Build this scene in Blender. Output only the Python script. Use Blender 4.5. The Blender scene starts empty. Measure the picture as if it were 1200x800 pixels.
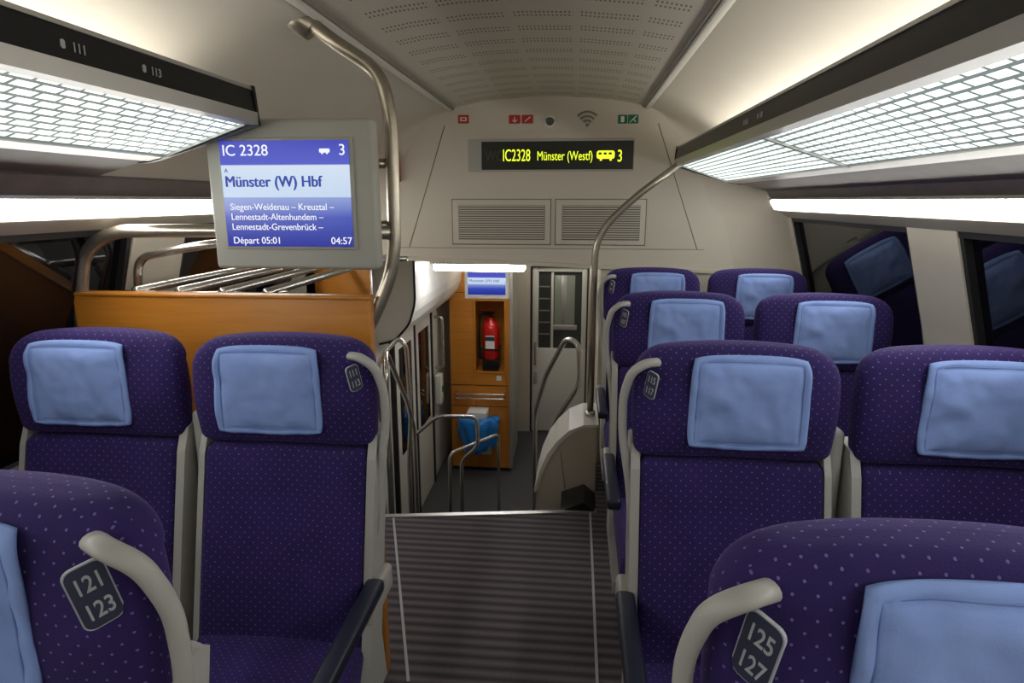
import bpy, bmesh, math
from mathutils import Vector, Matrix, noise
R=math.radians
sc=bpy.context.scene
sc.view_settings.view_transform='Standard'
COL=sc.collection
# ------------------------------------------------------------ materials
def newmat(name):
    m=bpy.data.materials.new(name);m.use_nodes=True
    return m,m.node_tree.nodes,m.node_tree.links,m.node_tree.nodes['Principled BSDF']
def mat(name,col,rough=.5,metal=0.,emis=None,es=0.,noisy=0.,nscale=30.,bump=0.,coat=0.):
    m,n,l,b=newmat(name)
    b.inputs['Base Color'].default_value=(*col,1);b.inputs['Roughness'].default_value=rough
    b.inputs['Metallic'].default_value=metal
    if coat: b.inputs['Coat Weight'].default_value=coat
    if emis: b.inputs['Emission Color'].default_value=(*emis,1);b.inputs['Emission Strength'].default_value=es
    if noisy or bump:
        tc=n.new('ShaderNodeTexCoord');nt=n.new('ShaderNodeTexNoise');nt.inputs['Scale'].default_value=nscale
        nt.inputs['Detail'].default_value=4
        l.new(tc.outputs['Object'],nt.inputs['Vector'])
        if noisy:
            r=n.new('ShaderNodeValToRGB')
            r.color_ramp.elements[0].position=.3;r.color_ramp.elements[1].position=.7
            r.color_ramp.elements[0].color=(*[c*(1-noisy) for c in col],1)
            r.color_ramp.elements[1].color=(*[min(1,c*(1+noisy)) for c in col],1)
            l.new(nt.outputs['Fac'],r.inputs['Fac']);l.new(r.outputs['Color'],b.inputs['Base Color'])
        if bump:
            bp=n.new('ShaderNodeBump');bp.inputs['Strength'].default_value=bump;bp.inputs['Distance'].default_value=.002
            l.new(nt.outputs['Fac'],bp.inputs['Height']);l.new(bp.outputs['Normal'],b.inputs['Normal'])
    return m
def math_(n,l,op,a,b=None):
    x=n.new('ShaderNodeMath');x.operation=op
    for i,v in enumerate((a,b)):
        if v is None: continue
        if isinstance(v,(int,float)): x.inputs[i].default_value=v
        else: l.new(v,x.inputs[i])
    return x.outputs[0]
def mixc(n,l,fac,c1,c2):
    x=n.new('ShaderNodeMix');x.data_type='RGBA'
    l.new(fac,x.inputs[0])
    for i,c in ((6,c1),(7,c2)):
        if isinstance(c,tuple): x.inputs[i].default_value=(*c,1)
        else: l.new(c,x.inputs[i])
    return x.outputs[2]
def fabric(name,base,dot,scale=42.,thr=.10):
    m,n,l,b=newmat(name)
    tc=n.new('ShaderNodeTexCoord');s=n.new('ShaderNodeSeparateXYZ');l.new(tc.outputs['Object'],s.inputs[0])
    g=n.new('ShaderNodeNewGeometry');sn=n.new('ShaderNodeSeparateXYZ');l.new(g.outputs['Normal'],sn.inputs[0])
    topz=math_(n,l,'GREATER_THAN',math_(n,l,'ABSOLUTE',sn.outputs[2]),.75)
    sidex=math_(n,l,'GREATER_THAN',math_(n,l,'ABSOLUTE',sn.outputs[0]),.75)
    def mixf(f,a,bb):
        x=n.new('ShaderNodeMix');l.new(f,x.inputs[0]);l.new(a,x.inputs[2]);l.new(bb,x.inputs[3]);return x.outputs[0]
    vv=mixf(topz,s.outputs[2],s.outputs[1]);uu=mixf(sidex,s.outputs[0],s.outputs[1])
    a=math_(n,l,'ADD',uu,vv);d=math_(n,l,'SUBTRACT',uu,vv)
    cb=n.new('ShaderNodeCombineXYZ');l.new(a,cb.inputs[0]);l.new(d,cb.inputs[1])
    vo=n.new('ShaderNodeTexVoronoi');vo.voronoi_dimensions='2D';vo.inputs['Scale'].default_value=scale
    vo.inputs['Randomness'].default_value=0.
    l.new(cb.outputs[0],vo.inputs['Vector'])
    f=math_(n,l,'LESS_THAN',vo.outputs['Distance'],thr)
    nt=n.new('ShaderNodeTexNoise');nt.inputs['Scale'].default_value=9;l.new(tc.outputs['Object'],nt.inputs['Vector'])
    bc=mixc(n,l,nt.outputs['Fac'],tuple(c*.6 for c in base),tuple(c*1.45 for c in base))
    l.new(mixc(n,l,f,bc,dot),b.inputs['Base Color'])
    b.inputs['Roughness'].default_value=.85
    b.inputs['Specular IOR Level'].default_value=.25
    b.inputs['Sheen Weight'].default_value=.14
    b.inputs['Sheen Tint'].default_value=(.55,.42,1,1)
    n2=n.new('ShaderNodeTexNoise');n2.inputs['Scale'].default_value=350;l.new(tc.outputs['Object'],n2.inputs['Vector'])
    bp=n.new('ShaderNodeBump');bp.inputs['Strength'].default_value=.3;bp.inputs['Distance'].default_value=.002
    l.new(n2.outputs['Fac'],bp.inputs['Height']);l.new(bp.outputs['Normal'],b.inputs['Normal'])
    return m
M={}
M['fabric']=fabric('seat_fabric',(.026,.0135,.095),(.15,.12,.34),42.,.095)
def clothmat():
    m,n,l,b=newmat('pillow_cloth')
    tc=n.new('ShaderNodeTexCoord');nt=n.new('ShaderNodeTexNoise');nt.inputs['Scale'].default_value=16;nt.inputs['Detail'].default_value=5
    l.new(tc.outputs['Object'],nt.inputs['Vector'])
    l.new(mixc(n,l,nt.outputs['Fac'],(.21,.31,.66),(.29,.41,.78)),b.inputs['Base Color'])
    b.inputs['Roughness'].default_value=.9;b.inputs['Specular IOR Level'].default_value=.2
    wv=n.new('ShaderNodeTexNoise');wv.inputs['Scale'].default_value=500;l.new(tc.outputs['Object'],wv.inputs['Vector'])
    h=math_(n,l,'ADD',math_(n,l,'MULTIPLY',nt.outputs['Fac'],2.),math_(n,l,'MULTIPLY',wv.outputs['Fac'],.25))
    bp=n.new('ShaderNodeBump');bp.inputs['Strength'].default_value=.45;bp.inputs['Distance'].default_value=.003
    l.new(h,bp.inputs['Height']);l.new(bp.outputs['Normal'],b.inputs['Normal'])
    return m
M['pillow']=clothmat()
M['piping']=mat('pillow_seam',(.16,.24,.54),.9)
M['frame']=mat('seat_frame_plastic',(.41,.40,.37),.42)
M['arm']=mat('armrest_rubber',(.010,.012,.030),.45)
M['black']=mat('black_plastic',(.008,.008,.009),.3)
M['steel']=mat('brushed_steel',(.42,.38,.31),.32,.85,noisy=.06,nscale=60)
M['steelb']=mat('bright_steel',(.6,.58,.54),.25,.9)
M['beige']=mat('beige_wall_panel',(.58,.535,.45),.5,noisy=.02,nscale=5)
M['ceilp']=mat('ceiling_side_panel',(.57,.535,.465),.5,noisy=.02,nscale=5)
M['white']=mat('white_panel',(.68,.67,.61),.45)
M['greyb']=mat('grey_brown_panel',(.17,.14,.14),.5,noisy=.1,nscale=20)
M['glass']=mat('dark_window_glass',(.004,.004,.007),.03)
M['rubber']=mat('window_rubber',(.012,.012,.014),.6)
M['mon']=mat('monitor_housing',(.40,.39,.34),.45)
M['alu']=mat('aluminium',(.55,.54,.52),.35,.7)
M['red']=mat('red_paint',(.6,.01,.01),.3,coat=.5)
M['signred']=mat('sign_red',(.45,.03,.02),.5)
M['signgreen']=mat('sign_green',(.0,.16,.07),.5)
M['signwhite']=mat('sign_white',(.75,.75,.72),.5)
M['label']=mat('label_slate',(.03,.035,.07),.5)
M['labelt']=mat('label_print',(.42,.44,.47),.5)
M['bag']=mat('blue_bag',(.02,.22,.65),.3,bump=.6,nscale=14)
M['lowfloor']=mat('vestibule_floor',(.06,.06,.065),.6,noisy=.3,nscale=90)
M['led']=mat('led_yellow',(.5,.6,0),.5,emis=(.75,.9,.03),es=1.3)
M['ledoff']=mat('led_matrix',(.012,.014,.01),.4)
M['strip']=mat('fluorescent_strip',(1,1,1),.5,emis=(1,.975,.92),es=15.)
M['cove']=mat('added_uplight',(1,1,1),.5,emis=(1,.96,.88),es=3.0)  # glow of the added, unseen uplights above the racks
M['tubeglow']=mat('fluorescent_cover',(1,1,1),.5,emis=(.97,.97,1),es=22.)
M['fill_vest']=mat('added_vestibule_glow',(1,1,1),.5,emis=(1,.96,.88),es=13.)  # glow of the added, hidden vestibule lamps
M['scrtext']=mat('screen_text_white',(0,0,0),.5,emis=(.9,.92,1),es=1.0)
M['scrdark']=mat('screen_text_blue',(0,0,0),.5,emis=(.02,.05,.35),es=1.0)
M['grille']=mat('grille_grey',(.25,.23,.20),.5)
M['dgrille']=mat('grille_dark',(.12,.11,.095),.5)
def wood():
    m,n,l,b=newmat('cherry_wood_veneer')
    tc=n.new('ShaderNodeTexCoord');mp=n.new('ShaderNodeMapping');mp.inputs['Scale'].default_value=(2.5,2.5,30)
    l.new(tc.outputs['Object'],mp.inputs[0]);nt=n.new('ShaderNodeTexNoise');nt.inputs['Scale'].default_value=2.2;nt.inputs['Detail'].default_value=6
    l.new(mp.outputs[0],nt.inputs['Vector'])
    l.new(mixc(n,l,nt.outputs['Fac'],(.42,.145,.014),(.60,.24,.032)),b.inputs['Base Color'])
    b.inputs['Roughness'].default_value=.35
    return m
M['wood']=wood()
def carpet():
    m,n,l,b=newmat('ribbed_carpet')
    tc=n.new('ShaderNodeTexCoord');s=n.new('ShaderNodeSeparateXYZ');l.new(tc.outputs['Object'],s.inputs[0])
    w=math_(n,l,'SINE',math_(n,l,'MULTIPLY',s.outputs[1],2*math.pi/.05))
    f=math_(n,l,'ADD',math_(n,l,'MULTIPLY',w,.5),.5)
    nt=n.new('ShaderNodeTexNoise');nt.inputs['Scale'].default_value=160;l.new(tc.outputs['Object'],nt.inputs['Vector'])
    f2=math_(n,l,'MULTIPLY',f,math_(n,l,'ADD',nt.outputs['Fac'],.35))
    l.new(mixc(n,l,f2,(.054,.046,.055),(.16,.140,.155)),b.inputs['Base Color'])
    b.inputs['Roughness'].default_value=.95
    bp=n.new('ShaderNodeBump');bp.inputs['Distance'].default_value=.003;l.new(f2,bp.inputs['Height']);l.new(bp.outputs['Normal'],b.inputs['Normal'])
    return m
M['carpet']=carpet()
def glowgrid():
    m,n,l,b=newmat('lit_perforated_panel')
    tc=n.new('ShaderNodeTexCoord');s=n.new('ShaderNodeSeparateXYZ');l.new(tc.outputs['Object'],s.inputs[0])
    cb=n.new('ShaderNodeCombineXYZ');l.new(s.outputs[1],cb.inputs[0]);l.new(s.outputs[0],cb.inputs[1])
    br=n.new('ShaderNodeTexBrick');br.inputs['Scale'].default_value=1.
    br.inputs['Brick Width'].default_value=.052;br.inputs['Row Height'].default_value=.026
    br.inputs['Mortar Size'].default_value=.0046;br.inputs['Mortar Smooth'].default_value=.15
    br.inputs['Color1'].default_value=(1,1,1,1);br.inputs['Color2'].default_value=(1,1,1,1);br.inputs['Mortar'].default_value=(.12,.12,.12,1)
    l.new(cb.outputs[0],br.inputs['Vector'])
    nt=n.new('ShaderNodeTexNoise');nt.inputs['Scale'].default_value=2.5;l.new(tc.outputs['Object'],nt.inputs['Vector'])
    st=math_(n,l,'ADD',math_(n,l,'MULTIPLY',nt.outputs['Fac'],2.0),.6)
    l.new(mixc(n,l,br.outputs['Color'],(.22,.23,.22),(.5,.55,.52)),b.inputs['Base Color'])
    b.inputs['Emission Color'].default_value=(.84,.98,.93,1)
    l.new(math_(n,l,'MULTIPLY',br.outputs['Color'],st),b.inputs['Emission Strength'])
    b.inputs['Roughness'].default_value=.4
    return m
M['glow']=glowgrid()
def perfo():
    m,n,l,b=newmat('perforated_ceiling')
    tc=n.new('ShaderNodeTexCoord');s=n.new('ShaderNodeSeparateXYZ');l.new(tc.outputs['Object'],s.inputs[0])
    def fr(o,p): return math_(n,l,'FRACT',math_(n,l,'DIVIDE',math_(n,l,'ADD',o,10.),p))
    x,y=s.outputs[0],s.outputs[1]
    slot=math_(n,l,'LESS_THAN',fr(x,.0125),.45)
    fy=fr(y,.16)
    r1=math_(n,l,'MULTIPLY',math_(n,l,'GREATER_THAN',fy,.2),math_(n,l,'LESS_THAN',fy,.30))
    r2=math_(n,l,'MULTIPLY',math_(n,l,'GREATER_THAN',fy,.42),math_(n,l,'LESS_THAN',fy,.52))
    rows=math_(n,l,'ADD',r1,r2)
    grp=math_(n,l,'LESS_THAN',fr(x,.2),.88)
    ax=math_(n,l,'LESS_THAN',math_(n,l,'ABSOLUTE',math_(n,l,'ADD',x,.165)),.46)
    f=math_(n,l,'MULTIPLY',math_(n,l,'MULTIPLY',slot,rows),math_(n,l,'MULTIPLY',grp,ax))
    l.new(mixc(n,l,f,(.55,.515,.445),(.12,.11,.095)),b.inputs['Base Color'])
    b.inputs['Roughness'].default_value=.5
    return m
M['perfo']=perfo()
def screenmat():
    m,n,l,b=newmat('info_screen')
    tc=n.new('ShaderNodeTexCoord');s=n.new('ShaderNodeSeparateXYZ');l.new(tc.outputs['Generated'],s.inputs[0])
    r=n.new('ShaderNodeValToRGB');l.new(s.outputs[2],r.inputs[0])
    e=r.color_ramp.elements
    e[0].position=0;e[0].color=(.012,.02,.30,1)
    e[1].position=.28;e[1].color=(.03,.06,.42,1)
    for p,c in ((.47,(.22,.30,.62,1)),(.475,(.50,.62,.80,1)),(.52,(.52,.64,.82,1)),(.77,(.62,.72,.86,1)),(.78,(.07,.09,.55,1)),(1,(.05,.06,.45,1))):
        x=e.new(p);x.color=c
    b.inputs['Base Color'].default_value=(0,0,0,1);b.inputs['Roughness'].default_value=.25
    l.new(r.outputs[0],b.inputs['Emission Color']);b.inputs['Emission Strength'].default_value=1.
    return m
M['screen']=screenmat()

# ------------------------------------------------------------ helpers
def link(o,parent=None):
    COL.objects.link(o)
    if parent: o.parent=parent
    return o
def empty(name,loc=(0,0,0)):
    e=bpy.data.objects.new(name,None);e.location=loc;e.empty_display_size=.1;COL.objects.link(e);return e
def meshdata(name,v,f,m,smooth=False):
    me=bpy.data.meshes.new(name);me.from_pydata([tuple(p) for p in v],[],f);me.update()
    bm=bmesh.new();bm.from_mesh(me);bmesh.ops.recalc_face_normals(bm,faces=bm.faces);bm.to_mesh(me);bm.free()
    me.materials.append(m)
    if smooth: me.shade_smooth()
    return me
def obj(name,me,parent=None,loc=(0,0,0),rot=(0,0,0)):
    o=bpy.data.objects.new(name,me);o.location=loc;o.rotation_euler=rot;return link(o,parent)
def boxdata(name,x0,x1,y0,y1,z0,z1,m,bev=0.,seg=3):
    bm=bmesh.new();bmesh.ops.create_cube(bm,size=1)
    for v in bm.verts:
        v.co=Vector(((x0+x1)/2+v.co.x*(x1-x0),(y0+y1)/2+v.co.y*(y1-y0),(z0+z1)/2+v.co.z*(z1-z0)))
    if bev: bmesh.ops.bevel(bm,geom=list(bm.edges),offset=bev,segments=seg,affect='EDGES',profile=.5)
    me=bpy.data.meshes.new(name);bm.to_mesh(me);bm.free();me.materials.append(m)
    if bev: me.shade_smooth()
    return me
def box(name,x0,x1,y0,y1,z0,z1,m,bev=0.,parent=None,seg=3):
    return obj(name,boxdata(name,x0,x1,y0,y1,z0,z1,m,bev,seg),parent)
def fillet(pts,rad,n=6):
    P=[Vector(p) for p in pts];out=[P[0]]
    for i in range(1,len(P)-1):
        a=P[i-1]-P[i];b=P[i+1]-P[i];r=min(rad,a.length*.48,b.length*.48)
        p0=P[i]+a.normalized()*r;p2=P[i]+b.normalized()*r
        for k in range(n+1):
            t=k/n;out.append(p0*(1-t)**2+P[i]*2*t*(1-t)+p2*t*t)
    out.append(P[-1]);return out
def tubedata(name,pts,r,m,rad=.06,seg=12,flat=1.):
    P=fillet(pts,rad) if rad else [Vector(p) for p in pts]
    v=[];f=[]
    T=[(P[min(i+1,len(P)-1)]-P[max(i-1,0)]).normalized() for i in range(len(P))]
    ref=Vector((0,1,0)) if abs(T[0].y)<.9 else Vector((1,0,0))
    nrm=(ref-T[0]*ref.dot(T[0])).normalized()
    for i,p in enumerate(P):
        nrm=(nrm-T[i]*nrm.dot(T[i])).normalized();bn=T[i].cross(nrm)
        for k in range(seg):
            a=2*math.pi*k/seg;v.append(p+nrm*math.cos(a)*r*flat+bn*math.sin(a)*r)
    for i in range(len(P)-1):
        for k in range(seg):
            f.append((i*seg+k,i*seg+(k+1)%seg,(i+1)*seg+(k+1)%seg,(i+1)*seg+k))
    f.append(tuple(range(seg))[::-1]);f.append(tuple(range((len(P)-1)*seg,len(P)*seg)))
    return meshdata(name,v,f,m,True)
def tube(name,pts,r,m,rad=.06,parent=None,seg=12,flat=1.):
    return obj(name,tubedata(name,pts,r,m,rad,seg,flat),parent)
def cyl(name,x,y,z0,z1,r,m,parent=None,seg=24):
    return tube(name,[(x,y,z0),(x,y,z1)],r,m,0,parent,seg)
def text(name,s,size,m,loc,rot=(R(90),0,0),parent=None,align='LEFT',depth=.0006,sx=1.,bold=0.):
    c=bpy.data.curves.new(name,'FONT');c.body=s;c.size=size;c.align_x=align;c.extrude=depth;c.offset=bold
    c.space_line=.95
    o=bpy.data.objects.new(name,c);COL.objects.link(o)
    bpy.context.view_layer.update()
    me=bpy.data.meshes.new_from_object(o.evaluated_get(bpy.context.evaluated_depsgraph_get()))
    bpy.data.objects.remove(o)
    me.materials.clear();me.materials.append(m)
    t=obj(name,me,parent,loc,rot);t.scale=(sx,1,1)
    return t
def ringloft(name,prof,m,N=56,n=4.):
    v=[];f=[]
    for (z,a,b,yc,bend,arch) in prof:
        for k in range(N):
            t=2*math.pi*k/N;c,s=math.cos(t),math.sin(t)
            x=a*math.copysign(abs(c)**(2/n),c);y=b*math.copysign(abs(s)**(2/n),s)
            v.append((x,y+yc-bend*x*x,z+arch*x*x))
    for i in range(len(prof)-1):
        for k in range(N):
            f.append((i*N+k,i*N+(k+1)%N,(i+1)*N+(k+1)%N,(i+1)*N+k))
    f.append(tuple(range(N))[::-1]);f.append(tuple(range((len(prof)-1)*N,len(prof)*N)))
    return meshdata(name,v,f,m,True)
def prism_y(name,poly,y0,y1,m,parent=None,smooth=False):
    n=len(poly);v=[(x,y0,z) for x,z in poly]+[(x,y1,z) for x,z in poly]
    f=[(i,(i+1)%n,n+(i+1)%n,n+i) for i in range(n)]+[tuple(range(n))[::-1],tuple(range(n,2*n))]
    return obj(name,meshdata(name,v,f,m,smooth),parent)
def prism_x(name,poly,x0,x1,m,parent=None,bev=0.):
    n=len(poly);v=[(x0,y,z) for y,z in poly]+[(x1,y,z) for y,z in poly]
    f=[(i,(i+1)%n,n+(i+1)%n,n+i) for i in range(n)]+[tuple(range(n))[::-1],tuple(range(n,2*n))]
    me=meshdata(name,v,f,m)
    return me if parent=='data' else obj(name,me,parent)
def rrect(w,h,r,n=5):
    o=[]
    for cx,cz,a0 in ((w/2-r,h/2-r,0),(-w/2+r,h/2-r,90),(-w/2+r,-h/2+r,180),(w/2-r,-h/2+r,270)):
        for k in range(n+1):
            a=R(a0+90*k/n);o.append((cx+r*math.cos(a),cz+r*math.sin(a)))
    return o
def plate(name,w,h,r,t,m,loc,rot=(0,0,0),parent=None):
    p=rrect(w,h,r);n=len(p)
    v=[(x,0,z) for x,z in p]+[(x,-t,z) for x,z in p]
    f=[(i,(i+1)%n,n+(i+1)%n,n+i) for i in range(n)]+[tuple(range(n)),tuple(range(n,2*n))]
    return obj(name,meshdata(name,v,f,m),parent,loc,rot)

# ------------------------------------------------------------ shell
XC=-.17
def mx(x): return 2*XC-x
prof=[(-.17,2.085),(.0,2.08),(.18,2.062),(.36,2.03),(.46,1.995),(.58,1.935),(.70,1.86),(.80,1.78),(.88,1.70),(.95,1.61),(.985,1.545)]
low=[(1.015,1.49),(1.07,1.455),(1.16,1.13),(1.235,.80),(1.245,0.)]
YB,YE,YW=-2.6,3.42,3.6
def sweep(name,pts2,y0,y1,m,parent=None,smooth=True):
    v=[(x,y0,z) for x,z in pts2]+[(x,y1,z) for x,z in pts2];n=len(pts2)
    f=[(i,i+1,n+i+1,n+i) for i in range(n-1)]
    return obj(name,meshdata(name,v,f,m,smooth),parent)
ce=empty('ceiling')
mid=[(mx(x),z) for x,z in reversed(prof[:4])]+prof[1:4]
sweep('ceiling_middle',mid,YB,YW,M['perfo'],ce)
sweep('side_panel_a',prof[3:],YB,YE,M['ceilp'],ce)
sweep('side_panel_b',[(mx(x),z) for x,z in prof[3:]],YB,YE,M['ceilp'],ce)
for k,xx in enumerate((.36,mx(.36))):
    t=empty('trim_%d'%(k+1))
    box('strip',xx-.014,xx+.014,YB,YW,2.012,2.034,M['white'],.004,t)
    box('groove',xx-.024 if k==0 else xx+.016,xx-.016 if k==0 else xx+.024,YB,YW,2.02,2.036,M['grille'],0,t)
WIN=[(-2.46,-1.18),(-.90,.38),(.66,1.94),(2.22,3.38)]
def wallside(name,fx,right):
    w=empty(name)
    L=[(fx(x),z) for x,z in low]
    sweep('header',[L[0],L[1]],YB,YE,M['beige'],w)
    sweep('lower',[L[3],L[4]],YB,YW,M['beige'],w)
    ys=[YB]
    for a,b in WIN: ys+= [a,b]
    ys.append(YE+.01)
    for i in range(0,len(ys),2):
        s=1 if right else -1
        pl=[(L[1][0],L[1][1]),(L[2][0],L[2][1]),(L[3][0],L[3][1]),(L[3][0]+.05*s,L[3][1]),(L[2][0]+.05*s,L[2][1]),(L[1][0]+.05*s,L[1][1])]
        prism_y('pillar',pl,ys[i],ys[i+1],M['beige'],w)
    return w
wallside('wall_right',lambda x:x,True)
wallside('wall_left',mx,False)
wi=1
for side,fx in ((1,lambda x:x),(-1,mx)):
    for a,b in WIN:
        e=empty('window_%d'%wi);wi+=1
        sg=1 if side==1 else -1
        pl=[(fx(1.07)+.028*sg,1.455),(fx(1.16)+.028*sg,1.13),(fx(1.235)+.028*sg,.80),(fx(1.235)+.04*sg,.80),(fx(1.16)+.04*sg,1.13),(fx(1.07)+.04*sg,1.455)]
        prism_y('pane',pl,a,b,M['glass'],e)
        for yy in (a,b-.02):
            pl2=[(fx(1.07)+.006*sg,1.455),(fx(1.16)+.006*sg,1.13),(fx(1.235)+.006*sg,.80),(fx(1.235)+.03*sg,.80),(fx(1.16)+.03*sg,1.13),(fx(1.07)+.03*sg,1.455)]
            prism_y('gasket',pl2,yy,yy+.02,M['rubber'],e)
        prism_y('gasket_top',[(fx(1.07)+.004*sg,1.455),(fx(1.075)+.004*sg,1.437),(fx(1.075)+.03*sg,1.437),(fx(1.07)+.03*sg,1.455)],a,b,M['rubber'],e)
for fx,nm,dz in ((lambda x:x,'r',0),(mx,'l',.02)):
    e=empty('fluorescent_lamp')
    segs=[(-2.5,-1.15),(-1.13,.22),(.24,1.6),(1.62,2.55),(2.57,YE)]
    for i,(a,b) in enumerate(segs):
        pl=[(fx(.985),1.545),(fx(.975),1.535),(fx(1.0),1.495),(fx(1.015),1.495)]
        prism_y('lamp_cover_%d'%i,pl,a,b,M['strip'],e)
    sweep('lamp_back',[(fx(.99),1.55),(fx(1.02),1.488)],YB,YE,M['white'],e)
    e=empty('added_uplight')  # added glowing slab hidden on the rack top, brightens the ceiling
    y1=3.3 if nm=='r' else 1.6
    pl=[(fx(.58),1.743+dz),(fx(.58),1.750+dz),(fx(.84),1.696+dz),(fx(.84),1.689+dz)]
    prism_y('tube',pl,-2.4,y1,M['cove'],e)
def trans(name,fx):
    full=prof[3:]+low[:3]
    v=[];f=[];S=8;n=len(full)
    for k in range(S+1):
        t=k/S;a=t*math.pi/2
        yy=YE+(YW-YE)*math.sin(a);sh=1-math.cos(a)
        for x,z in full:
            w=min(1,max(0,(2.03-z)/.45))**.8
            v.append((fx(x-.28*w*sh),yy,z))
    for k in range(S):
        for i in range(n-1): f.append((k*n+i,k*n+i+1,(k+1)*n+i+1,(k+1)*n+i))
    return obj(name,meshdata(name,v,f,M['beige'],True),ce)
trans('corner_a',lambda x:x);trans('corner_b',mx)
full=prof[3:]+low[:3]
edge=[(x-.28*min(1,max(0,(2.03-z)/.45))**.8,z) for x,z in full]
edge[-1]=(edge[-1][0],1.165)
ledge=[(mx(x),z) for x,z in edge];ledge[-1]=(ledge[-1][0],1.235)
poly=[(-.17,2.09),(.18,2.066)]+edge+list(reversed(ledge))+[(mx(.18),2.066)]
wf=empty('wall_front')
prism_y('bulkhead',poly,YW,YW+.06,M['beige'],wf)
prism_y('lower_lip',[(-1.16,1.21),(.82,1.145),(.82,1.167),(-1.16,1.232)],YW-.015,YW+.1,M['beige'],wf)
box('lower_right',.14,1.25,YW,YW+.05,-.05,1.16,M['beige'],0,wf)
box('seam_h',-1.05,.70,YW-.002,YW,1.275,1.279,M['grille'],0,wf)
for x0,z0,x1,z1 in ((-.73,1.94,-.95,1.28),(.42,1.94,.66,1.28)):
    tube('seam',[(x0,YW,z0),(x1,YW,z1)],.0022,M['dgrille'],0,wf,6)
wb=box('wall_back',-1.65,1.3,YB-.05,YB,0,2.1,M['beige'])
fl=[(-1.6,YB),(1.27,YB),(1.27,3.6),(.13,3.6),(.13,3.0),(-1.6,2.74)]
n=len(fl);v=[(x,y,0) for x,y in fl]+[(x,y,-.06) for x,y in fl]
f=[tuple(range(n)),tuple(range(n,2*n))[::-1]]+[(i,(i+1)%n,n+(i+1)%n,n+i) for i in range(n)]
fo=empty('floor');obj('carpet',meshdata('carpet',v,f,M['carpet']),fo)
def bar(name,p,q,w,h,m,parent):
    p=Vector(p);q=Vector(q);d=(q-p).normalized();s=Vector((-d.y,d.x,0))*w/2;u=Vector((0,0,h))
    v=[p-s,p+s,q+s,q-s,p-s+u,p+s+u,q+s+u,q-s+u]
    f=[(0,1,2,3),(4,5,6,7),(0,1,5,4),(1,2,6,5),(2,3,7,6),(3,0,4,7)]
    return obj(name,meshdata(name,v,f,m),parent)
tr=empty('trim_3')
bar('stair_nosing',(-1.5,2.745,0),(.13,2.99,0),.03,.006,M['alu'],tr)
bar('edge_strip_a',(-.88,2.84,0),(-.516,1.75,0),.010,.004,M['labelt'],tr)
bar('edge_strip_b',(.10,2.97,0),(.10,-1,0),.010,.004,M['labelt'],tr)
st=empty('staircase')
NS=6
for i in range(NS):
    z=-.2*(i+1);y0=2.78+.26*i
    xr=.12 if y0+.30<3.22 or y0-.05>3.62 else -.205
    box('tread_%d'%(i+1),-1.35,xr,y0-.05,y0+.30,z-.05,z,M['lowfloor'],0,st)
    box('riser_%d'%(i+1),-1.35,xr,y0-.05,y0-.02,z,z+.2-.06,M['greyb'],0,st)
box('floor_vestibule',-1.5,.3,4.1,7.6,-1.26,-1.2,M['lowfloor'])
box('ceiling_vestibule',-1.5,.9,3.66,7.6,1.24,1.3,M['beige'])
sp=empty('stair_side_panel')
poly=[(.13,.37),(.06,.365),(-.01,.33),(-.07,.27),(-.12,.20),(-.16,.10),(-.185,0),(-.195,-.15),(-.2,-1.2),(.13,-1.2)]
prism_y('panel_body',poly,3.22,3.59,M['beige'],sp)
prism_y('panel_cap',[(.14,.385),(.06,.38),(-.017,.345),(-.08,.282),(-.13,.21),(-.172,.105),(-.198,0),(-.198,-.02),(-.18,0),(-.155,.10),(-.11,.20),(-.06,.27),(0,.33),(.06,.365),(.14,.37)],3.21,3.59,M['white'],sp)
tube('panel_groove',[(-.06,3.218,.22),(-.03,3.218,.0),(-.03,3.218,-.3)],.003,M['grille'],.05,sp,6)
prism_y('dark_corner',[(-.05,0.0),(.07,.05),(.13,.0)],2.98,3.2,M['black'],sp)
wl=empty('wall_vestibule_left')
box('panel',-1.45,-1.37,3.3,7.5,-1.2,1.24,M['white'],0,wl)
box('return',-1.7,-1.37,3.3,3.36,-.1,1.3,M['beige'],0,wl)
pl=[(-1.37,1.24),(-1.10,1.24),(-1.10,.85),(-1.11,.78),(-1.14,.70),(-1.19,.63),(-1.25,.585),(-1.32,.56),(-1.37,.56)]
prism_y('door_header_housing',pl,4.25,6.1,M['white'],wl)
tube('housing_edge_seal',[(-1.095,4.245,1.2),(-1.095,4.245,.85),(-1.14,4.245,.70),(-1.25,4.245,.58),(-1.36,4.245,.555)],.008,M['rubber'],.05,wl,8)
box('wall_vestibule_right',.2,.26,3.66,7.5,-1.2,1.24,M['beige'])
we=empty('wall_end')
box('left_part',-1.45,-.50,7.3,7.38,-1.2,1.24,M['beige'],0,we)
box('right_part',.15,.25,7.3,7.38,-1.2,1.24,M['beige'],0,we)
box('top_part',-.5,.15,7.3,7.38,.80,1.24,M['beige'],0,we)
d1=empty('door_1')
box('leaf_bottom',-.49,.14,7.31,7.36,-1.19,-.16,M['white'],.008,d1)
box('stile_a',-.49,-.42,7.31,7.36,-.16,.79,M['white'],.008,d1)
box('stile_b',.08,.14,7.31,7.36,-.16,.79,M['white'],.008,d1)
box('leaf_top',-.42,.08,7.31,7.36,.74,.79,M['white'],.008,d1)
dg=mat('door_glass',(.05,.055,.05),.06);dg2=mat('door_glass_beyond',(.30,.33,.27),.2)
box('glass',-.42,.08,7.33,7.34,-.16,.74,dg,0,d1)
box('mullion',-.275,-.245,7.318,7.33,-.16,.74,M['white'],.003,d1)
box('inner_panel',-.235,.0,7.322,7.33,.12,.70,dg2,.002,d1)
box('inner_frame',-.16,-.09,7.316,7.322,.12,.70,M['alu'],.002,d1)
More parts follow.
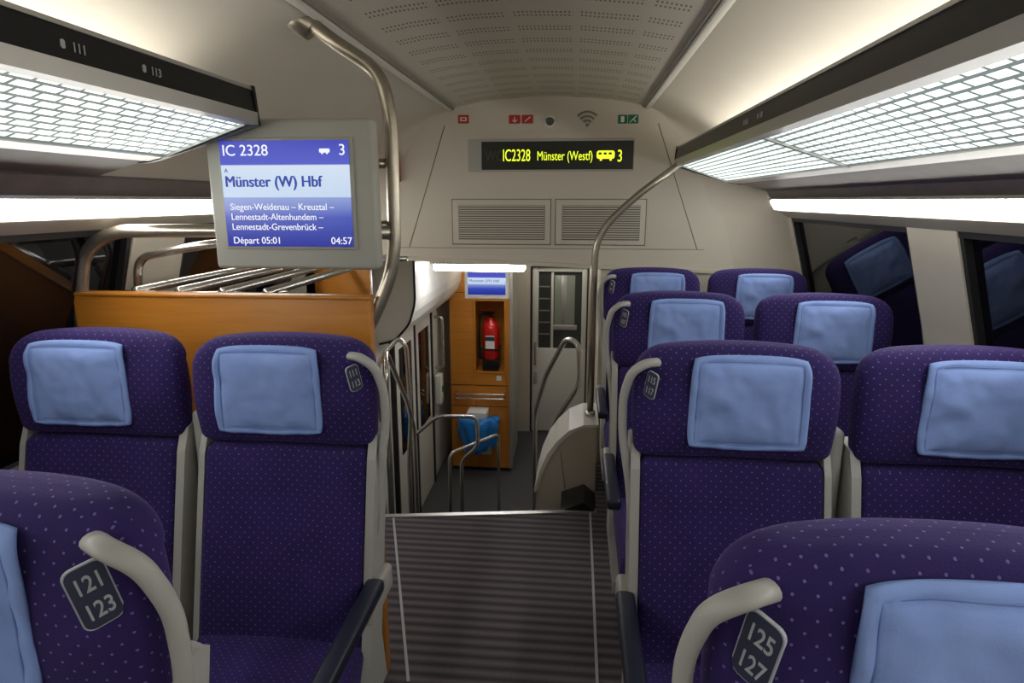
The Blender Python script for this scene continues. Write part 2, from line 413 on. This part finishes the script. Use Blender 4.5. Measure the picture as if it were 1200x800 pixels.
box('inner_base',-.245,.03,7.316,7.33,.06,.12,M['alu'],.003,d1)
for z in (.0,.14,.28,.42,.56): box('louvre',-.41,-.29,7.322,7.33,z,z+.014,M['grille'],0,d1)
tube('handle',[(-.45,7.31,-.35),(-.45,7.25,-.35),(-.45,7.25,-.1),(-.45,7.31,-.1)],.012,M['steelb'],.03,d1)
box('lock',-.47,-.43,7.30,7.31,-.6,-.45,M['alu'],.003,d1)
for x in (-.505,.145): box('door_seam',x-.008,x+.008,7.295,7.305,-1.2,.8,M['rubber'],0,d1)
box('door_seam',-.505,.145,7.295,7.305,.79,.805,M['rubber'],0,d1)
d2=empty('door_2')
box('leaf',-1.375,-1.345,4.55,5.75,-1.19,.56,M['white'],.01,d2)
for y in (4.5,5.13,5.76):
    box('rubber_seal',-1.37,-1.335,y,y+.035,-1.19,.6,M['rubber'],0,d2)
box('seal_top',-1.37,-1.335,4.5,5.79,.55,.58,M['rubber'],0,d2)
for y in (4.66,5.28):
    box('door_glass',-1.345,-1.338,y,y+.36,-.45,.42,M['glass'],.003,d2)
box('opener_box',-1.345,-1.28,5.86,5.98,-.42,-.12,M['white'],.015,d2)
box('opener_button',-1.28,-1.27,5.90,5.94,-.3,-.24,M['signgreen'],0,d2)
tube('grab_bar',[(-1.34,5.9,-.05),(-1.26,5.9,-.05),(-1.26,5.9,.45),(-1.34,5.9,.45)],.014,M['steelb'],.04,d2)
uc=empty('utility_cabinet')
x0,x1,y0,y1=-1.23,-.63,6.1,6.85
box('side_left',x0,x0+.25,y0,y1,-1.16,1.2,M['wood'],.004,uc)
box('side_right',-.675,x1,y0,y1,-1.16,1.2,M['wood'],.004,uc)
box('front_lower',x0+.25,-.675,y0,y1,-1.16,-.14,M['wood'],.004,uc)
box('front_upper',x0+.25,-.675,y0,y1,.585,1.2,M['wood'],.004,uc)
box('niche_back',x0+.24,-.67,y0+.24,y0+.26,-.16,.6,M['wood'],0,uc)
box('corner_post',x1-.005,x1+.03,y0-.01,y0+.03,-1.16,1.2,M['alu'],.006,uc)
box('side_cladding',x1,x1+.01,y0+.03,y1,-1.16,1.2,M['mon'],0,uc)
box('plinth',x0+.01,x1-.01,y0+.02,y1,-1.2,-1.16,M['black'],0,uc)
for z in (-.28,-.5,.66):
    box('seam',x0,x1-.01,y0-.002,y0+.001,z,z+.006,M['black'],0,uc)
for a,b,c,d in ((-.985,-.97,-.145,.59),(-.685,-.67,-.145,.59)):
    box('niche_frame',a,b,y0-.008,y0+.01,c,d,M['wood'],.003,uc)
for c in (-.15,.58): box('niche_frame',-.985,-.67,y0-.008,y0+.01,c,c+.014,M['wood'],.003,uc)
for dz in (0,.045):
    tube('cabinet_rail',[(-1.17,y0+.0,-.40+dz),(-1.17,y0-.06,-.40+dz),(-.68,y0-.06,-.40+dz),(-.68,y0+.0,-.40+dz)],.009,M['steelb'],.03,uc)
plate('sticker',.05,.05,.005,.002,M['signwhite'],(-.74,y0-.001,-.20),parent=uc)
fe=empty('fire_extinguisher')
ex,ey=-.83,6.2
pr=[(0.0,.02),(.0,.075),(.02,.085),(.30,.085),(.34,.08),(.37,.06),(.385,.035),(.42,.025)]
v=[];f=[];N=24
for z,r in pr:
    for k in range(N):
        a=2*math.pi*k/N;v.append((ex+r*math.cos(a),ey+r*math.sin(a),-.02+z))
for i in range(len(pr)-1):
    for k in range(N): f.append((i*N+k,i*N+(k+1)%N,(i+1)*N+(k+1)%N,(i+1)*N+k))
f.append(tuple(range(len(pr)*N-N,len(pr)*N)))
obj('bottle',meshdata('bottle',v,f,M['red'],True),fe)
cyl('neck',ex,ey,.39,.44,.022,M['black'],fe)
box('lever',ex-.09,ex+.04,ey-.015,ey+.015,.44,.46,M['black'],.004,fe)
box('lever_top',ex-.10,ex+.03,ey-.012,ey+.012,.475,.49,M['red'],.004,fe)
tube('hose',[(ex-.02,ey,.43),(ex-.10,ey-.01,.44),(ex-.115,ey-.02,.30),(ex-.11,ey-.03,.05)],.011,M['black'],.05,fe)
box('nozzle',ex-.125,ex-.095,ey-.045,ey-.015,-.02,.06,M['black'],.006,fe)
plate('label',.09,.14,.01,.002,M['signwhite'],(ex,ey-.086,.16),parent=fe)
plate('label_band',.09,.04,.005,.002,M['label'],(ex,ey-.0885,.2),parent=fe)
box('bracket',ex-.09,ex+.09,ey-.09,ey+.13,.08,.10,M['black'],.004,fe)
box('foot_bracket',ex-.08,ex+.08,ey-.07,ey+.13,-.138,-.02,M['black'],.004,fe)
tb=empty('trash_bin')
box('bin_body',-1.08,-.80,5.93,6.09,-.96,-.60,M['steelb'],.02,tb)
N=40;v=[];f=[]
for j,(z,rx,ry) in enumerate(((-.95,.02,.02),(-.93,.10,.06),(-.85,.15,.09),(-.76,.175,.10),(-.68,.19,.11),(-.60,.205,.12),(-.575,.18,.10))):
    for k in range(N):
        a=2*math.pi*k/N;w=1+.12*math.sin(7*a+j*1.1)+.07*math.sin(13*a-j)
        v.append((-.93+rx*w*math.cos(a),5.97+ry*w*math.sin(a),z+.02*math.sin(5*a)))
for j in range(6):
    for k in range(N): f.append((j*N+k,j*N+(k+1)%N,(j+1)*N+(k+1)%N,(j+1)*N+k))
f.append(tuple(range(N)));f.append(tuple(range(6*N,7*N)))
obj('bag',meshdata('bag',v,f,M['bag'],True),tb)
box('bin_lid',-1.04,-.84,5.9,6.09,-.58,-.5,M['signwhite'],.01,tb)
vl=empty('added_fill_lamp')
box('cover',-1.02,-.36,4.5,4.60,1.045,1.095,M['tubeglow'],.015,vl)
box('base',-1.04,-.34,4.48,4.62,1.095,1.24,M['white'],.006,vl)
for yy in (5.75,6.95):  # extra lamps out of view, added to brighten vestibule and end door
    vl2=empty('added_fill_lamp')
    box('cover',-.55 if yy>6 else -1.0,.05,yy,yy+.09,1.20,1.225,M['fill_vest'],.008,vl2)
    box('base',-.57 if yy>6 else -1.02,.07,yy-.01,yy+.10,1.222,1.24,M['white'],.003,vl2)
vm=empty('vestibule_monitor')
box('housing',-.96,-.57,5.45,5.52,.70,.96,M['white'],.01,vm)
box('screen',-.93,-.60,5.443,5.45,.74,.93,M['screen'],0,vm)
for x in (-.9,-.63): cyl('hanger',x,5.49,.95,1.24,.012,M['alu'],vm)
text('caption','Muenster (W) Hbf',.035,M['scrdark'],(-.92,5.44,.85),parent=vm)
# ------------------------------------------------------------ rails / poles
hp=empty('handrail_pole')
tube('tube',[(-.80,1.80,2.07),(-.69,1.80,1.975),(-.545,1.82,1.885),(-.52,1.82,1.76),(-.525,1.82,1.36),(-.59,1.80,1.20),(-.65,1.79,1.10)],.0195,M['steel'],.09,hp,16)
tube('ceiling_bracket',[(-.83,1.80,2.06),(-.725,1.80,1.99)],.030,M['steel'],0,hp,16)
hp2=empty('handrail_pole')
tube('tube',[(.53,3.36,1.735),(.27,3.36,1.54),(.10,3.36,1.36),(.097,3.36,1.0),(.097,3.36,.375)],.018,M['steel'],.16,hp2,16)
cyl('foot',.097,3.36,.37,.41,.028,M['steelb'],hp2)
wp=empty('wood_partition')
box('panel',-1.50,-.585,1.75,1.79,.02,1.268,M['wood'],.004,wp)
box('top_cap',-1.50,-.58,1.745,1.795,1.262,1.272,M['wood'],.003,wp)
tube('frame_tube',[(-1.505,1.77,1.0),(-1.50,1.77,1.20),(-1.46,1.77,1.39),(-1.36,1.77,1.452),(-1.0,1.77,1.455),(-.53,1.80,1.45)],.0195,M['steel'],.09,wp,16)
cyl('foot',-.62,1.77,0,.06,.02,M['steel'],wp)
lr=empty('tubular_luggage_shelf')
for i,x in enumerate((-1.34,-1.20,-1.06,-.92)):
    tube('shelf_tube_%d'%i,[(x,1.81,1.27),(x,3.15,1.27)],.014,M['steelb'],0,lr)
for y in (1.83,3.13): tube('cross_tube',[(-1.40,y,1.255),(-.84,y,1.255)],.014,M['steelb'],0,lr)
tube('upper_tube',[(-1.44,1.95,1.2),(-1.42,1.95,1.36),(-1.2,1.97,1.40),(-.95,2.05,1.42)],.014,M['steelb'],.05,lr)
cyl('shelf_post',-.88,1.84,0.0,1.27,.016,M['steel'],lr)
box('luggage_partition',-1.36,-1.06,3.20,3.24,.0,1.2,M['wood'],.004)
def rail(pts,r=.015,rad=.09):
    e=empty('stair_handrail');tube('tube',pts,r,M['steelb'],rad,e,14);return e
rail([(-.28,4.6,-1.2),(-.28,4.6,-.02),(-.19,4.3,.345),(-.05,4.0,.68),(.03,3.9,.67),(.045,3.9,.40),(-.12,4.2,.04),(-.18,4.4,-.33),(-.18,4.4,-1.2)],.017)
rail([(-.93,2.98,-.2),(-.93,2.98,.72),(-.98,3.15,.78),(-1.08,3.9,.25),(-1.12,4.2,-.05),(-1.12,4.2,-1.2)])
rail([(-1.27,3.9,-1.0),(-1.27,3.9,.52),(-1.15,4.0,.66),(-1.10,4.0,.60),(-1.10,4.05,.1),(-1.14,4.1,-.25),(-1.14,4.1,-1.2)])
rail([(-1.20,4.4,-1.2),(-1.20,4.4,-.20),(-1.0,4.4,-.02),(-.70,4.4,-.01),(-.69,4.4,-.24),(-.82,4.4,-.36),(-.82,4.4,-1.2)],.015,.06)
rail([(-.92,4.45,-1.2),(-.92,4.45,-.33),(-.60,4.9,-.33),(-.60,4.9,-1.2)],.013,.06)
bo=empty('bollard')
cyl('post',-.15,5.0,-1.2,-.48,.04,M['steelb'],bo);cyl('cap',-.15,5.0,-.48,-.45,.045,M['alu'],bo)
# ------------------------------------------------------------ luggage racks
def rack(fx,y0,y1,dz,sg,labels):
    e=empty('luggage_rack')
    def q(l): return [(fx(x),z+dz) for x,z in l]
    prism_y('fascia',q([(.492,1.742),(.50,1.797),(.515,1.797),(.515,1.742)]),y0,y1,M['black'],e)
    prism_y('lip',q([(.488,1.712),(.487,1.742),(.52,1.742),(.53,1.712)]),y0,y1,M['alu'],e)
    prism_y('top_rim',q([(.497,1.797),(.50,1.806),(.53,1.806),(.53,1.797)]),y0,y1,M['alu'],e)
    prism_y('shelf_top',q([(.515,1.75),(.93,1.662),(.93,1.650),(.515,1.735)]),y0,y1,M['alu'],e)
    prism_y('outer_beam',q([(.755,1.632),(.76,1.665),(.80,1.66),(.80,1.622)]),y0,y1,M['alu'],e)
    prism_y('rear_panel',q([(.80,1.655),(.80,1.628),(.955,1.585),(.95,1.60)]),y0,y1,M['greyb'],e)
    prism_y('end_cap',q([(.487,1.71),(.495,1.808),(.54,1.806),(.80,1.68),(.93,1.655),(.93,1.61),(.80,1.62),(.755,1.63)]),y1,y1+.012,M['black'],e)
    n=4;L=(y1-y0)/n
    for i in range(n):
        a=y0+i*L+.012;b=y0+(i+1)*L-.012
        prism_y('lit_panel_%d'%i,q([(.53,1.714),(.755,1.637),(.756,1.642),(.531,1.719)]),a,b,M['glow'],e)
        prism_y('divider_%d'%i,q([(.52,1.71),(.76,1.628),(.76,1.64),(.52,1.722)]),b+.002,b+.022,M['alu'],e)
    for s,y in labels:
        text('seat_number',s,.022,M['labelt'],(fx(.4935),y,1.760+dz),(R(90),0,R(90)*(1 if sg<0 else -1)),e)
        plate('seat_icon',.010,.014,.004,.001,M['labelt'],(fx(.495),y-.018*(1 if sg<0 else -1),1.768+dz),(0,0,R(90)*(1 if sg<0 else -1)),e)
    return e
rack(lambda x:x,-2.5,3.42,0,1,[('118',1.9),('115',2.05)])
rack(mx,-2.5,1.66,.02,-1,[('111',1.05),('113',1.25)])
for fx in (lambda x:x,mx):
    e=empty('trim_4')
    prism_y('band',[(fx(.945),1.60),(fx(.975),1.55),(fx(.985),1.555),(fx(.96),1.615)],YB,YE,M['greyb'],e)
    prism_y('ledge',[(fx(.962),1.552),(fx(.962),1.543),(fx(.99),1.543),(fx(.99),1.552)],YB,YE,M['alu'],e)
# ------------------------------------------------------------ info monitor
im=empty('passenger_information_monitor',(-.772,1.70,1.556));im.scale=(.955,.955,.955)
box('housing',-.243,.243,-.0,.065,-.212,.205,M['mon'],.012,im)
box('bezel_lip',-.205,.19,-.006,.004,-.155,.155,M['mon'],.004,im)
box('screen',-.196,.178,-.009,-.004,-.146,.146,M['screen'],0,im)
text('train_number','IC 2328',.042,M['scrtext'],(-.188,-.011,.106),parent=im)
text('car_number','3',.042,M['scrtext'],(.150,-.011,.106),parent=im)
plate('car_icon',.030,.011,.003,.001,M['scrtext'],(.11,-.0095,.118),parent=im)
for x in (.103,.117): plate('car_icon_wheel',.005,.005,.002,.001,M['scrtext'],(x,-.0095,.111),parent=im)
for k in range(3):
    text('destination','Münster (W) Hbf',.043,M['scrdark'],(-.188+.0011*k,-.011-.0001*k,.021),parent=im,sx=.93)
text('glyph','A',.016,M['scrdark'],(-.186,-.011,.060),parent=im)
for i,s in enumerate(('Siegen-Weidenau – Kreuztal –','Lennestadt-Altenhundem –','Lennestadt-Grevenbrück –')):
    text('via_line',s,.0262,M['scrtext'],(-.178,-.011,-.043-.028*i),parent=im,sx=.95)
text('departure','Départ 05:01',.027,M['scrtext'],(-.178,-.011,-.138),parent=im)
text('clock','04:57',.028,M['scrtext'],(.114,-.011,-.138),parent=im)
for z in (.09,-.09): tube('mount_arm',[(.17,.06,z),(.19,.115,z),(.245,.128,z)],.014,M['steel'],.03,im)
# ------------------------------------------------------------ LED sign
ls=empty('led_destination_sign')
plate('outer_frame',1.0,.215,.012,.012,M['beige'],(-.15,YW,1.785),parent=ls)
plate('inner_frame',.90,.175,.006,.016,M['mon'],(-.15,YW,1.78),parent=ls)
plate('display_glass',.82,.148,.004,.019,M['ledoff'],(-.115,YW,1.778),parent=ls)
zl=1.750
text('line_number','IC2328',.088,M['led'],(-.41,YW-.0205,zl),parent=ls,sx=.59)
text('destination','Münster (Westf)',.068,M['led'],(-.222,YW-.0205,zl+.003),parent=ls,sx=.655)
text('car_number','3',.088,M['led'],(.208,YW-.0205,zl-.006),parent=ls,sx=.7)
plate('car_icon',.095,.042,.012,.0015,M['led'],(.148,YW-.019,zl+.03),parent=ls)
for x in (.118,.145,.172): plate('car_icon_window',.017,.012,.002,.001,M['ledoff'],(x,YW-.0208,zl+.036),parent=ls)
for x in (.123,.175): cyl('car_icon_wheel',x,YW-.0195,zl-.001,zl+.01,.006,M['led'],ls,10)
text('wc','WC',.075,mat('wc_dim',(.06,.065,.04),.5),(-.505,YW-.0205,zl+.002),parent=ls,sx=.75)
for xa,xb in ((-.695,-.145),(-.115,.375)):
    e=empty('air_vent')
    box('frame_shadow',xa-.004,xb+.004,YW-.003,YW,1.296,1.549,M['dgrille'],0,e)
    box('frame',xa,xb,YW-.008,YW,1.30,1.545,M['beige'],.004,e)
    box('recess',xa+.035,xb-.03,YW-.010,YW-.007,1.325,1.515,M['dgrille'],0,e)
    z=1.332
    while z<1.51:
        box('slat',xa+.037,xb-.032,YW-.014,YW-.009,z,z+.006,M['beige'],0,e);z+=.0125
e=empty('seat_pictogram_sign')
plate('plate',.06,.045,.005,.002,M['signred'],(-.625,YW,1.972),parent=e)
plate('icon',.035,.02,.003,.001,M['signwhite'],(-.625,YW-.002,1.972),parent=e)
plate('icon_in',.022,.010,.002,.001,M['signred'],(-.625,YW-.003,1.972),parent=e)
e=empty('emergency_sign')
plate('plate_a',.062,.045,.004,.002,M['signred'],(-.345,YW,1.968),parent=e)
plate('plate_b',.062,.045,.004,.002,M['signred'],(-.275,YW,1.968),parent=e)
for p in (((-.345,1.98),(-.345,1.955)),((-.357,1.965),(-.345,1.953)),((-.333,1.965),(-.345,1.953)),((-.29,1.955),(-.26,1.98))):
    tube('stroke',[(p[0][0],YW-.003,p[0][1]),(p[1][0],YW-.003,p[1][1])],.0025,M['signwhite'],0,e,6)
e=empty('emergency_exit_sign')
plate('plate_a',.05,.045,.004,.002,M['signgreen'],(.232,YW,1.962),parent=e)
plate('plate_b',.055,.045,.004,.002,M['signgreen'],(.288,YW,1.962),parent=e)
plate('door_icon',.018,.03,.002,.001,M['signwhite'],(.232,YW-.002,1.962),parent=e)
tube('runner',[(.27,YW-.003,1.945),(.288,YW-.003,1.962),(.305,YW-.003,1.978)],.003,M['signwhite'],0,e,6)
tube('runner_leg',[(.288,YW-.003,1.962),(.302,YW-.003,1.947)],.003,M['signwhite'],0,e,6)
e=empty('security_camera')
cyl_me=bpy.data.meshes.new('dome');bm=bmesh.new();bmesh.ops.create_uvsphere(bm,u_segments=20,v_segments=12,radius=.02);bm.to_mesh(cyl_me);bm.free();cyl_me.materials.append(M['dgrille']);cyl_me.shade_smooth()
obj('dome',cyl_me,e,(-.155,YW-.004,1.955));
tube('ring',[(-.155+.026*math.cos(a*math.pi/12),YW-.004,1.955+.026*math.sin(a*math.pi/12)) for a in range(25)],.005,M['signwhite'],0,e,8)
e=empty('wifi_sign')
for r in (.028,.05,.072):
    tube('arc',[(.045+r*math.cos(R(45+90*k/10)),YW-.002,1.93+r*math.sin(R(45+90*k/10))) for k in range(11)],.0055,M['grille'],0,e,8)
plate('dot',.018,.018,.008,.003,M['grille'],(.045,YW,1.935),parent=e)
e=empty('emergency_brake_handle')
box('holder',-1.03,-.985,3.555,3.60,1.64,1.80,M['signred'],.006,e)
box('handle',-1.02,-.995,3.542,3.556,1.67,1.72,M['signwhite'],.004,e)
# ------------------------------------------------------------ seats
def yc(z): return -.13*(.95-z)/.53 if z<.95 else 0.
HT,HB=1.21,.93
pr=[]
rt,rb=.075,.03
for k in range(7):
    a=math.pi/2*k/6;z=HB+rb*(1-math.cos(a)) ;d=rb*(1-math.sin(a));pr.append((z,.233-d,.06-d*1.4 if .06-d*1.4>.01 else .01,yc(z),.45,0))
for k in range(1,7): 
    z=HB+rb+(HT-rt-HB-rb)*k/6;pr.append((z,.233+.006*math.sin(math.pi*k/6*.8),.06+.010*math.sin(math.pi*k/6),yc(z),.45,0))
for k in range(1,12):
    a=math.pi/2*k/11;z=HT-rt+rt*math.sin(a);d=rt*(1-math.cos(a));b=.062*max(.02,math.cos(a))**.55
    pr.append((z,.236-d*1.05,max(b,.012),.004,.45*(1-.5*k/11),-.30*k/11))
z=HT;pr.append((z+.001,.12,.004,.004,.2,-.25))
me_head=ringloft('headrest',pr,M['fabric'],64,3.0)
pr=[]
for k in range(5):
    a=math.pi/2*k/4;z=.40+.03*(1-math.cos(a));d=.03*(1-math.sin(a));pr.append((z,.214-d,.05-d,yc(z),.5,0))
for k in range(1,11):
    z=.43+(.905-.43)*k/10;pr.append((z,.214,.05+.012*math.exp(-((z-.6)/.12)**2),yc(z),.5,0))
for k in range(1,5):
    a=math.pi/2*k/4;z=.905+.02*math.sin(a);d=.02*(1-math.cos(a));pr.append((z,.214-d,.05-d,yc(z),.5,0))
me_back=ringloft('backrest',pr,M['fabric'],56,4.5)
me_cush=boxdata('cushion',-.222,.222,-.60,-.10,.325,.46,M['fabric'],.045,5)
PW,PH,PZ=.135,.112,1.077
def ppos(side,u,w,h):
    k=u*u*w*w
    cx=-.024*side
    x=PW*u*(1-.055*k*k)*(1-.02*w)
    z=PH*w*(1-.07*k*k)*(1+.015*(1-u*u))
    X=cx+x
    yb=-.0665-.45*X*X+ (0.012*max(0,(w-.6)/.4)**2)
    return Vector((X,yb-h,PZ+z))
def pillow(side):
    N=44;v=[];f=[]
    def hh(u,w):
        edge=max(abs(u),abs(w))
        if edge<.86: h=.008+.013*(1-(u/.86)**4)*(1-(w/.86)**4)
        elif edge<.90: h=.005
        elif edge<.97: h=.008
        else: h=.004
        return h+.006*noise.noise(Vector((u*2.0+side,w*1.8,.7)))+.003*noise.noise(Vector((u*5.0,w*4,1.7+side)))
    for fr in (True,False):
        for j in range(N+1):
            for i in range(N+1):
                u=-1+2*i/N;w=-1+2*j/N
                v.append(ppos(side,u,w,hh(u,w) if fr else -.002))
    Q=(N+1)*(N+1)
    for j in range(N):
        for i in range(N):
            a=j*(N+1)+i;f.append((a,a+1,a+N+2,a+N+1));f.append((Q+a,Q+a+N+1,Q+a+N+2,Q+a+1))
    rim=[i for i in range(N+1)]+[ (j+1)*(N+1)-1 for j in range(1,N+1)]+[N*(N+1)+i for i in range(N-1,-1,-1)]+[j*(N+1) for j in range(N-1,0,-1)]
    for k in range(len(rim)):
        a,b=rim[k],rim[(k+1)%len(rim)];f.append((a,Q+a,Q+b,b))
    return meshdata('head_pillow',v,f,M['pillow'],True)
def seamline(side):
    pts=[];n=14;c=.88
    loop=[(-c+2*c*i/n,-c) for i in range(n)]+[(c,-c+2*c*i/n) for i in range(n)]+[(c-2*c*i/n,c) for i in range(n)]+[(-c,c-2*c*i/n) for i in range(n+1)]
    pts=[ppos(side,u,w,.006+.006*noise.noise(Vector((u*2.0+side,w*1.8,.7)))) for u,w in loop]
    return tubedata('pillow_seam',pts,.0014,M['piping'],0,6)
SD={}
def sideframe(x0,x1):
    pts=[(.055,.955),(.03,.97),(-.035,.955)]
    zz=[.9,.8,.7,.6,.5,.42]
    pts+=[(yc(z)-.048,z) for z in zz]+[(-.24,.33),(-.50,.31),(-.50,.27),(-.05,.27)]+[(yc(z)+.055,z) for z in reversed(zz)]
    return prism_x('side_frame',pts,x0,x1,M['frame'],'data')
for side in (-1,1):
    s=side
    D={}
    D['head_pillow']=pillow(s);D['pillow_seam']=seamline(s)
    a,b=sorted((s*.216,s*.238));D['side_frame_aisle']=sideframe(a,b)
    a,b=sorted((-s*.216,-s*.232));D['side_frame_wall']=sideframe(a,b)
    D['handle']=tubedata('handle',[(s*.186,-.052,1.168),(s*.214,-.070,1.170),(s*.246,-.060,1.145),(s*.262,-.040,1.08),(s*.260,-.03,.98),(s*.236,-.035,.84),(s*.228,-.07,.70)],.0105,M['frame'],.045,14,1.35)
    a,b=sorted((s*.222,s*.268));D['armrest']=boxdata('armrest',a,b,-.52,-.12,.575,.612,M['arm'],.012)
    a,b=sorted((s*.228,s*.262));D['armrest_bracket']=boxdata('armrest_bracket',a,b,-.21,-.03,.53,.60,M['frame'],.012)
    SD[s]=D
MID={}
for s in (-1,1):
    a,b=sorted((-s*.236,-s*.272));MID[s]=boxdata('folded_armrest',a,b,-.02,.06,.72,1.0,M['frame'],.014)
me_shell=ringloft('rear_shell',[(z,.225,.012,yc(z)+.066,.2,0) for z in [.35+.05*i for i in range(13)]],M['frame'],40,4)
me_base=boxdata('seat_base',-.20,.20,-.52,-.08,.26,.34,M['black'],.01)
me_leg=boxdata('pedestal',-.05,.05,-.42,-.18,.0,.27,M['frame'],.015)
me_foot=boxdata('floor_rail',-.12,.12,-.50,-.05,.0,.025,M['frame'],.008)
def seat(x,y,s,aisle,num,ps=1.):
    e=empty('train_seat',(x,y,0))
    obj('headrest',me_head,e);obj('backrest',me_back,e);obj('seat_cushion',me_cush,e)
    obj('rear_shell',me_shell,e);obj('seat_base',me_base,e);obj('pedestal',me_leg,e);obj('floor_rail',me_foot,e)
    D=SD[s]
    for k in ('head_pillow','pillow_seam','side_frame_aisle','side_frame_wall'): obj(k,D[k],e)
    if aisle:
        obj('handle',D['handle'],e);obj('armrest',D['armrest'],e);obj('armrest_bracket',D['armrest_bracket'],e)
        obj('folded_armrest',MID[s],e)
        base=Vector((s*.200,-.0785,1.120))
        rot=Matrix.Rotation(R(50)*s,4,'Z')@Matrix.Rotation(R(-12)*s,4,'Y')@Matrix.Scale(ps,4)
        def put(o,off):
            o.matrix_local=Matrix.Translation(base)@rot@Matrix.Translation(off)
        put(plate('number_plate_border',.042,.080,.011,.004,M['labelt'],(0,0,0),parent=e),Vector((0,0,0)))
        put(plate('number_plate',.0385,.0765,.010,.005,M['label'],(0,0,0),parent=e),Vector((0,0,0)))
        a,b=num
        for t,dz in ((a,.007),(b,-.027)):
            o=text('number',t,.029,M['labelt'],(0,0,0),parent=e,align='CENTER',bold=.0004,depth=.0003)
            o.matrix_local=Matrix.Translation(base)@rot@Matrix.Translation(Vector((0,-.0055,dz)))@Matrix.Rotation(R(90),4,'X')@Matrix.Diagonal((.70,1,1,1))
    return e
rows=[.63,1.53,2.40,3.27]
nums=[('125','127'),('115','117'),('105','107'),('95','97')]
for i,y in enumerate(rows):
    seat(.383,y,-1,True,nums[i],1. if i==0 else .82)
    seat(.898,y,-1,False,None)
for i,y in enumerate(rows[:2]):
    seat(-.73+(.012 if i==0 else 0),y+(.02 if i==0 else -.01),1,True,[('121','123'),('111','113')][i],1. if i==0 else .82)
    seat(-1.245,y,1,False,None)
# ------------------------------------------------------------ world, camera
w=bpy.data.worlds.new('night');sc.world=w;w.use_nodes=True
w.node_tree.nodes['Background'].inputs[0].default_value=(.02,.02,.03,1);w.node_tree.nodes['Background'].inputs[1].default_value=.5
cd=bpy.data.cameras.new('camera');cam=bpy.data.objects.new('camera',cd);COL.objects.link(cam)
cam.location=(0,0,1.54);cam.rotation_euler=(R(90-12.5),0,R(5.7))
cd.sensor_width=36;cd.lens=745/1200*36;cd.clip_start=.02
sc.camera=cam
